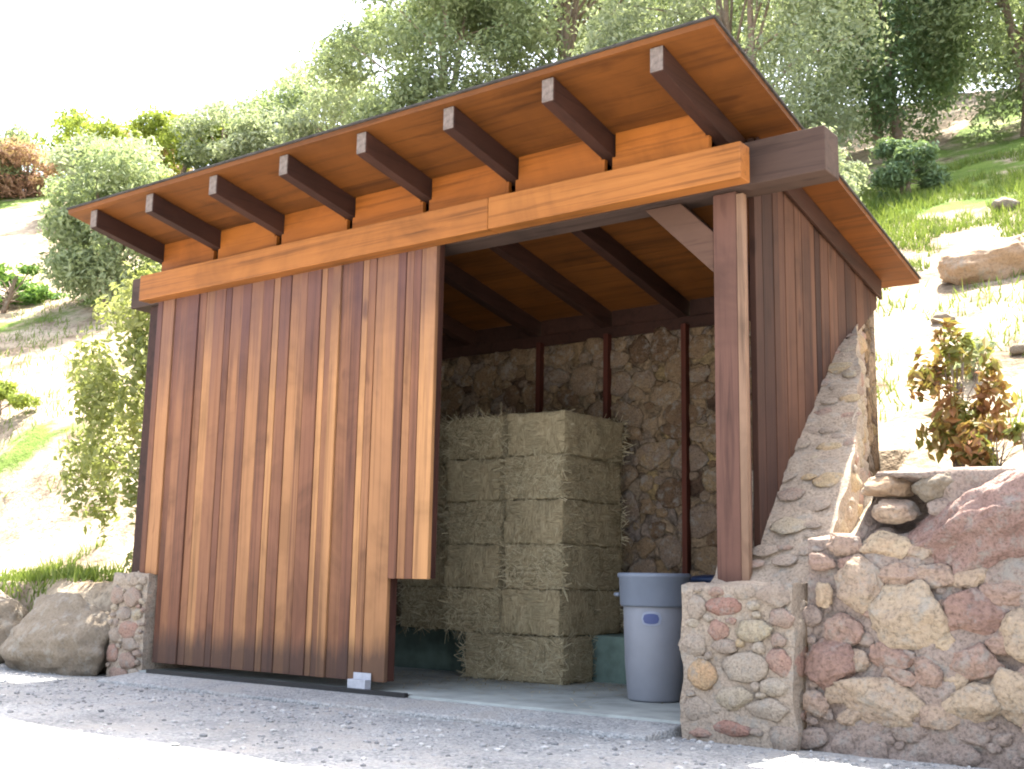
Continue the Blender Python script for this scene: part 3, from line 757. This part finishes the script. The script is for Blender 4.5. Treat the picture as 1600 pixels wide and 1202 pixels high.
# ------------------------------------------------------------------ vegetation
def leaves(mb, blobs, n, size, seed, flat=0.55, up=0.35, elong=1.7, shell=0.5):
    r = np.random.default_rng(seed)
    vol = np.array([b[1][0]*b[1][1]*b[1][2] for b in blobs])**0.72; pr = vol/vol.sum()
    idx = r.choice(len(blobs), n, p=pr)
    C = np.array([b[0] for b in blobs])[idx]; S = np.array([b[1] for b in blobs])[idx]
    d = r.normal(size=(n,3)); d /= np.linalg.norm(d, axis=1)[:,None]
    rr = (shell + (1-shell)*r.random(n))[:,None]*(1+0.18*r.normal(size=(n,1)))
    P = C + d*S*rr
    nrm = d*flat + r.normal(size=(n,3))*0.6 + np.array([0,0,up]); nrm /= np.linalg.norm(nrm, axis=1)[:,None]
    t = np.cross(nrm, r.normal(size=(n,3))); t /= np.linalg.norm(t, axis=1)[:,None]; w = np.cross(nrm, t)
    s = size*(0.6+0.8*r.random(n))[:,None]
    a = P - t*s*0.5*elong; c = P + t*s*0.5*elong; m = nrm*s*0.12
    Lq = P - w*s*0.36 + m; Rq = P + w*s*0.36 + m
    V = np.stack([a, Rq, c, Lq], 1).reshape(-1,3)
    bt = r.random(len(blobs))
    tone = np.clip(0.45*bt[idx] + 0.3*r.random(n) + 0.25*r.random(n), 0, 1)
    base = len(mb.v)
    mb.v += [tuple(x) for x in V]; mb.f += [(base+4*i, base+4*i+1, base+4*i+2, base+4*i+3) for i in range(n)]
    mb.t += list(tone); mb.smooth += [False]*n
def crown_blobs(c, R, k, seed, sub=0.3, low=-0.6):
    r = random.Random(seed); out = []
    while len(out) < k:
        d = Vector((r.uniform(-1,1), r.uniform(-1,1), r.uniform(low,1)))
        if not 0.25 < d.length < 1.0: continue
        if d.length < 0.6 and r.random() < 0.6: continue
        s = sub*r.uniform(0.6, 1.35)
        out.append(((c[0]+d.x*R[0]*(1-s*.5), c[1]+d.y*R[1]*(1-s*.5), c[2]+d.z*R[2]*(1-s*.5)), (R[0]*s, R[1]*s, R[2]*s*0.8)))
    return out
def tree(name, label, cat, x, y, h, R, leafmat, n, size, seed, k=30, trunk=0.16, stems=1, cz=None, group=None, limbs=9, sub=0.3, lean=(0,0), low=-0.6, z0=None):
    z = ground_z(x, y)-0.08 if z0 is None else z0
    root = thing(name, (x, y, z), label, cat, group); r = random.Random(seed)
    c = (x+lean[0], y+lean[1], z + (h-R[2] if cz is None else cz))
    bl = crown_blobs(c, R, k, seed, sub, low)
    mb = MB(); leaves(mb, bl, n, size, seed); mb.build('crown', leafmat, root)
    t = MB()
    for s in range(stems):
        bx, by = x + r.uniform(-.12,.12)*(stems > 1)*R[0], y + r.uniform(-.12,.12)*(stems > 1)*R[1]
        pts = []; m = 7
        ex, ey = c[0] + r.uniform(-.3,.3)*R[0], c[1] + r.uniform(-.3,.3)*R[1]
        for i in range(m):
            u = i/(m-1); wv = 0.06*h*math.sin(u*5+seed)
            pts.append((bx+(ex-bx)*u+wv*0.5*r.uniform(-.3,.3), by+(ey-by)*u, z+(c[2]+R[2]*0.35-z)*u))
        t.tube(pts, [trunk*(1.25-0.95*i/(m-1)) for i in range(m)], 9, r.random())
        for q in range(limbs):
            i0 = r.randint(2, m-2); p0 = Vector(pts[i0]); tgt = Vector(bl[r.randrange(len(bl))][0])
            if tgt.z < p0.z - 0.15*R[2]: continue
            mid = (p0+tgt)/2 + Vector((r.uniform(-.1,.1)*R[0], r.uniform(-.1,.1)*R[1], 0.08*R[2])); r0 = trunk*(1.0-0.7*i0/(m-1))*0.6
            t.tube([p0, p0.lerp(mid, .5)+Vector((0,0,.02*R[2])), mid, mid.lerp(tgt, .6), tgt], [r0, r0*.8, r0*.6, r0*.4, r0*.15], 6, r.random())
    t.build('trunk', M['bark'], root)
    return root
L_olive = leaf_mat('oak_leaf', [(0.1109, 0.1546, 0.0871), (0.2094, 0.2654, 0.1403), (0.3203, 0.3819, 0.2129), (0.4435, 0.4928, 0.3133)], 0.5)
L_dark = leaf_mat('dark_leaf', [(0.0732, 0.1296, 0.0805), (0.162, 0.2508, 0.1333), (0.276, 0.3804, 0.1967)], 0.45)
L_pale = leaf_mat('pale_leaf', [(0.1836, 0.2214, 0.1474), (0.2916, 0.3402, 0.2155), (0.3996, 0.4482, 0.2948), (0.486, 0.5292, 0.3856)], 0.5)
L_lime = leaf_mat('lime_leaf', [(0.156, 0.215, 0.035), (0.273, 0.332, 0.058), (0.39, 0.429, 0.098)], 0.5)
L_yel = leaf_mat('yellow_green_leaf', [(0.1, 0.125, 0.04), (0.21, 0.235, 0.075), (0.33, 0.34, 0.12), (0.42, 0.42, 0.2)], 0.5)
L_pink = leaf_mat('dry_pink_leaf', [(0.291, 0.164, 0.109), (0.437, 0.255, 0.182), (0.546, 0.364, 0.255)], 0.4)
L_red = leaf_mat('reddish_leaf', [(0.179, 0.067, 0.03), (0.299, 0.135, 0.06), (0.164, 0.179, 0.045), (0.239, 0.254, 0.075)], 0.35)
L_green = leaf_mat('bright_leaf', [(0.047, 0.133, 0.031), (0.094, 0.218, 0.047), (0.14, 0.281, 0.07)], 0.5)

# world bearings: helper gives the ground point at a bearing (deg from +y) and distance
def pol(az, d): return (d*math.sin(rad(az)), d*math.cos(rad(az)))

# near left young tree
x, y = -9.35, 6.98
tree('young_tree', 'young yellow green leafy tree standing left of the shed', 'tree', x, y, 3.2, (1.2, 0.8, 1.8), L_yel, 10500, 0.052, 5, 60, 0.03, 2, group=None, sub=0.19, limbs=26, low=-1.0, cz=1.55)
# mid left
x, y = pol(-56.0, 21.5); tree('oak_tree', 'grey green oak beyond the young tree, seen under the left roof corner', 'tree', x, y, 3.1, (1.5,1.4,1.6), L_olive, 16000, 0.07, 8, 40, 0.12, 1, low=-0.9)
x, y = pol(-60.6, 23.0); tree('bush', 'bright green bush on the slope at the left edge', 'bush', x, y, 1.1, (1.35,1.1,0.6), L_green, 8000, 0.06, 9, 18, 0.04, 3)
x, y = pol(-60.6, 17.0); tree('bush', 'small lime bush on the bare slope at the left edge, below the bright green bush', 'bush', x, y, 0.6, (0.7,0.5,0.35), L_lime, 3000, 0.045, 10, 14, 0.02, 3)
# hill shrubs far left
far = [(-61.8, 40, 3.6, (2.0,1.8,1.7), L_olive, 'dark oak on the ridge at the left edge of the photo'),
       (-60.2, 39, 2.6, (1.9,1.6,1.3), L_pink, 'dry pinkish brown shrub on the ridge, right of the leftmost oak'),
       (-57.6, 42, 4.2, (2.6,2.1,2.0), L_lime, 'lime green round shrub on the ridge above the left roof corner'),
       (-56.4, 33, 2.6, (2.2,1.8,1.3), L_pale, 'pale grey green shrub on the slope just above the left roof corner'),
       (-54.5, 43, 3.6, (2.0,1.8,1.8), L_pink, 'dry brown shrub on the ridge between two lime green shrubs'),
       (-53.0, 40, 3.4, (2.3,1.9,1.6), L_lime, 'lime green shrub on the ridge over the second rafter end'),
       (-51.0, 38, 3.2, (2.1,1.9,1.5), L_pale, 'pale shrub on the ridge over the third rafter end'),
       (-48.8, 39, 5.2, (2.2,1.9,2.4), L_olive, 'tall grey green shrub on the ridge over the fourth rafter end'),
       (-46.6, 36, 4.6, (2.6,2.0,2.2), L_pale, 'broad pale tree on the ridge left of the large oak'),
       (-55.0, 29, 1.9, (1.7,1.4,0.95), L_lime, 'low lime shrub half hidden by the left roof edge')]
for i, (az, d, h, R, m, lab) in enumerate(far):
    x, y = pol(az, d); tree('shrub', lab, 'shrub', x, y, h*0.75, (R[0], R[1], R[2]*0.8), m, 6500, 0.11, 60+i, 30, 0.07, 2, limbs=6, low=-0.9)
# big oaks behind the shed
x, y = pol(-40.5, 24.0); tree('oak_tree', 'large grey green oak rising behind the middle of the roof', 'tree', x, y, 6.6, (3.0,2.8,3.0), L_olive, 58000, 0.072, 21, 70, 0.096, 2, limbs=10, sub=0.23, low=-0.8)
x, y = pol(-34.0, 25.0); tree('oak_tree', 'thin open crowned oak with bare limbs behind the roof peak', 'tree', x, y, 9.4, (3.6,3.0,3.2), L_pale, 28000, 0.07, 22, 52, 0.102, 2, limbs=34, sub=0.2)
x, y = pol(-25.2, 19.5); tree('oak_tree', 'pale sunlit oak behind the right roof corner', 'tree', x, y, 8.2, (2.7,2.4,4.4), L_pale, 56000, 0.062, 23, 90, 0.084, 3, limbs=8, sub=0.22, low=-1.0, cz=3.9)
x, y = pol(-17.6, 23.0); tree('oak_tree', 'dark dense oak with a visible trunk on the grassy slope', 'tree', x, y, 8.2, (2.2,2.1,3.9), L_dark, 56000, 0.066, 24, 80, 0.090, 2, limbs=8, sub=0.24, low=-1.0, cz=4.0)
x, y = pol(-11.5, 22.0); tree('oak_tree', 'green oak at the right edge of the photo above the grass', 'tree', x, y, 8.6, (2.3,2.2,4.2), L_olive, 40000, 0.065, 25, 80, 0.084, 2, limbs=8, sub=0.23, low=-1.0, cz=4.1)
x, y = pol(-28.0, 30.0); tree('oak_tree', 'far oak filling the gap behind the pale sunlit oak', 'tree', x, y, 8.4, (4.2,3.4,4.2), L_olive, 34000, 0.10, 26, 70, 0.108, 2, limbs=5, sub=0.25, low=-1.0, cz=4.0)
x, y = pol(-15.0, 31.0); tree('oak_tree', 'far oak behind the dark oak at the top right', 'tree', x, y, 9.4, (4.2,3.4,4.6), L_pale, 34000, 0.10, 27, 70, 0.108, 2, limbs=5, sub=0.25, low=-1.0, cz=4.4)
x, y = pol(-22.0, 16.8); tree('bush', 'pale bush at the edge of the grass behind the beam end', 'bush', x, y, 2.0, (1.0,0.9,1.0), L_pale, 14000, 0.05, 28, 30, 0.03, 3, low=-1.0)
x, y = pol(-17.0, 18.2); tree('bush', 'small dark bush at the foot of the dark oak', 'bush', x, y, 1.0, (0.6,0.6,0.55), L_dark, 6000, 0.05, 29, 18, 0.03, 3, low=-1.0)
# oak just outside the frame on the right, its crown shades the driveway corner
tree('oak_tree', 'oak on the bank right of the boulder wall, outside the photo', 'tree', 2.2, 8.2, 7.6, (2.5,1.7,1.6), L_olive, 26000, 0.08, 30, 46, 0.16, 2, limbs=14, sub=0.27, lean=(-1.6,-0.9))
# planted shrub on the bench
x, y = -2.06, 7.62; tree('shrub', 'small reddish green shrub planted on the bank above the boulder wall', 'shrub', x, y, 1.15, (0.30,0.26,0.56), L_red, 900, 0.055, 33, 22, 0.012, 4, limbs=8, low=-1.0, sub=0.3)
x, y = -1.80, 7.42; tree('shrub', 'low dry brown and green plant beside the reddish shrub', 'shrub', x, y, 0.42, (0.26,0.2,0.22), L_red, 500, 0.05, 34, 12, 0.008, 4, limbs=5, low=-0.6)
x, y = -2.45, 9.6; tree('shrub', 'tiny grey green plant on the bank near the roof corner', 'shrub', x, y, 0.5, (0.22,0.2,0.25), L_pale, 400, 0.045, 35, 10, 0.008, 3, limbs=4)
x, y = pol(-13.2, 13.0); loose('boulder', (x, y, ground_z(x, y)+0.10), (0.52, 0.36, 0.27), 51, M['tanrock'], 'tan boulder on the bare slope at the right edge of the photo', 'boulder')
for i, (az, d, s, lab) in enumerate([(-15.6, 11.6, .10, 'small grey stone on the bare slope left of the tan boulder'), (-12.2, 10.4, .09, 'small stone on the bare slope below the tan boulder'), (-12.6, 15.6, .16, 'dark stone in the grass above the tan boulder')]):
    x, y = pol(az, d); loose('rock', (x, y, ground_z(x, y)+s*0.35), (s, s*.8, s*.6), 70+i, M['greyrock'], lab, 'rock', sub=3)

# ------------------------------------------------------------------ loose ground cover
def grass():
    mb = MB(); r = random.Random(5); n = 0
    spots = []
    while n < 26000:
        q = r.random()
        if q < 0.62: az, d = r.uniform(-23, -8), r.uniform(13.2, 20.0)
        elif q < 0.67: az, d = r.uniform(-20, -9), r.uniform(8.6, 13.5)
        elif q < 0.80: az, d = r.uniform(-62, -53), r.uniform(10.5, 26)
        elif q < 0.86: az, d = r.uniform(-61.5, -54.5), r.gauss(12.1, 0.45)
        else: az, d = r.uniform(-23, -8), r.uniform(13.2, 20.0)
        x, y = pol(az, d)
        if fbm(x*0.9, y*0.9, 2.2) < -0.02: n += 0.2; continue
        z = ground_z(x, y)-0.01; h = r.uniform(0.05, 0.17); a = r.uniform(0, 6.28); w = 0.010
        dx, dy = math.cos(a)*w, math.sin(a)*w; lx, ly = r.gauss(0,.35)*h, r.gauss(0,.35)*h
        mb.add([(x-dx,y-dy,z),(x+dx,y+dy,z),(x+lx,y+ly,z+h)], [(0,1,2)], r.random()); n += 1
    tag(mb.build('grass', leaf_mat('grass_blade', [(0.08,0.14,0.02),(0.14,0.21,0.035),(0.22,0.26,0.07)], 0.4), local=True), 'tufts of short green grass on the sunny slope', 'grass', kind='stuff')
grass()
def straw():
    mb = MB(); r = random.Random(25)
    for i in range(1500):
        x = r.gauss(-5.3, 0.75); y = 7.5 - abs(r.gauss(0, 0.62))
        if not (-7.6 < x < -3.2 and 5.9 < y < 7.55): continue
        a = r.uniform(0, 6.28); l = r.uniform(.02, .10); w = r.uniform(.0015, .003); dx, dy = math.cos(a)*l, math.sin(a)*l; wx, wy = -math.sin(a)*w, math.cos(a)*w; h = r.uniform(.001, .012)
        mb.add([(x-wx,y-wy,0.001),(x+wx,y+wy,0.001),(x+dx+wx,y+dy+wy,h),(x+dx-wx,y+dy-wy,h)], [(0,1,2,3)], r.random())
    tag(mb.build('loose_straw', M['straw'], local=True), 'loose hay stalks littering the concrete floor in front of the bales', 'straw', kind='stuff')
straw()
def pebbles():
    mb = MB(); r = random.Random(15); V0, F0 = ICO[1]
    for i in range(6000):
        x = r.uniform(-11.5, 0.6); y = 5.75 - abs(r.gauss(0, 1.5))
        if y < 2.9 or (-7.9 < x < -3.05 and y > 5.38): continue
        s = r.choice((.004,.005,.006,.007,.008,.011,.016))*r.uniform(.7,1.2); sx, sy, sz = s*r.uniform(.8,1.4), s*r.uniform(.8,1.4), s*r.uniform(.45,.8)
        z = GZ(x, y)+sz*0.35; c = math.cos(i); sn = math.sin(i)
        mb.add([(x+(v.x*c-v.y*sn)*sx*(1+.2*math.sin(i*3+v.z*5)), y+(v.x*sn+v.y*c)*sy, z+v.z*sz) for v in V0], F0, r.random(), False)
    tag(mb.build('gravel_stones', M['pebble'], local=True), 'loose grey gravel stones scattered over the driveway', 'gravel', kind='stuff')
pebbles()

# ------------------------------------------------------------------ light, sky, camera
S = Vector((-0.05, 0.38, 1.0)).normalized()      # towards the sun
sun = bpy.data.lights.new('sun', 'SUN'); sun.energy = 4.5; sun.angle = rad(0.5); sun.color = (1.0, 0.95, 0.86)
so = bpy.data.objects.new('sun', sun); COL.objects.link(so); so.rotation_euler = (-S).to_track_quat('-Z', 'Y').to_euler()
w = bpy.data.worlds.new('World'); scene.world = w; w.use_nodes = True
nt = w.node_tree; bg = nt.nodes['Background']
sky = nt.nodes.new('ShaderNodeTexSky'); sky.sky_type = 'NISHITA'; sky.sun_disc = False
sky.sun_elevation = math.asin(S.z); sky.sun_rotation = math.atan2(S.x, S.y); sky.air_density = 1.0; sky.dust_density = 5.0
hs = nt.nodes.new('ShaderNodeHueSaturation'); hs.inputs['Saturation'].default_value = 0.68
nt.links.new(sky.outputs[0], hs.inputs['Color']); nt.links.new(hs.outputs[0], bg.inputs[0]); bg.inputs[1].default_value = 0.13

cam = bpy.data.cameras.new('camera'); co = bpy.data.objects.new('camera', cam); COL.objects.link(co)
yaw, pitch, roll, fpx = -0.63540778, 0.16888127, 0.01824556, 1811.18
v = Vector((math.sin(yaw)*math.cos(pitch), math.cos(yaw)*math.cos(pitch), math.sin(pitch)))
r0 = Vector((math.cos(yaw), -math.sin(yaw), 0)); u0 = r0.cross(v)
rv = r0*math.cos(roll)+u0*math.sin(roll); uv = -r0*math.sin(roll)+u0*math.cos(roll)
mw = Matrix((rv, uv, -v)).transposed().to_4x4(); mw.translation = (0, 0, 0.7262)
co.matrix_world = mw
cam.sensor_width = 36; cam.lens = 36*fpx/1600; cam.clip_start = 0.05; cam.clip_end = 1500
scene.camera = co
scene.view_settings.view_transform = 'Standard'; scene.view_settings.look = 'None'; scene.view_settings.gamma = 1
scene.view_settings.use_curve_mapping = False
scene.view_settings.exposure = 2.65
scene.cycles.max_bounces = 8; scene.cycles.diffuse_bounces = 4
scene.cycles.use_denoising = True
scene.cycles.filter_width = 2.0
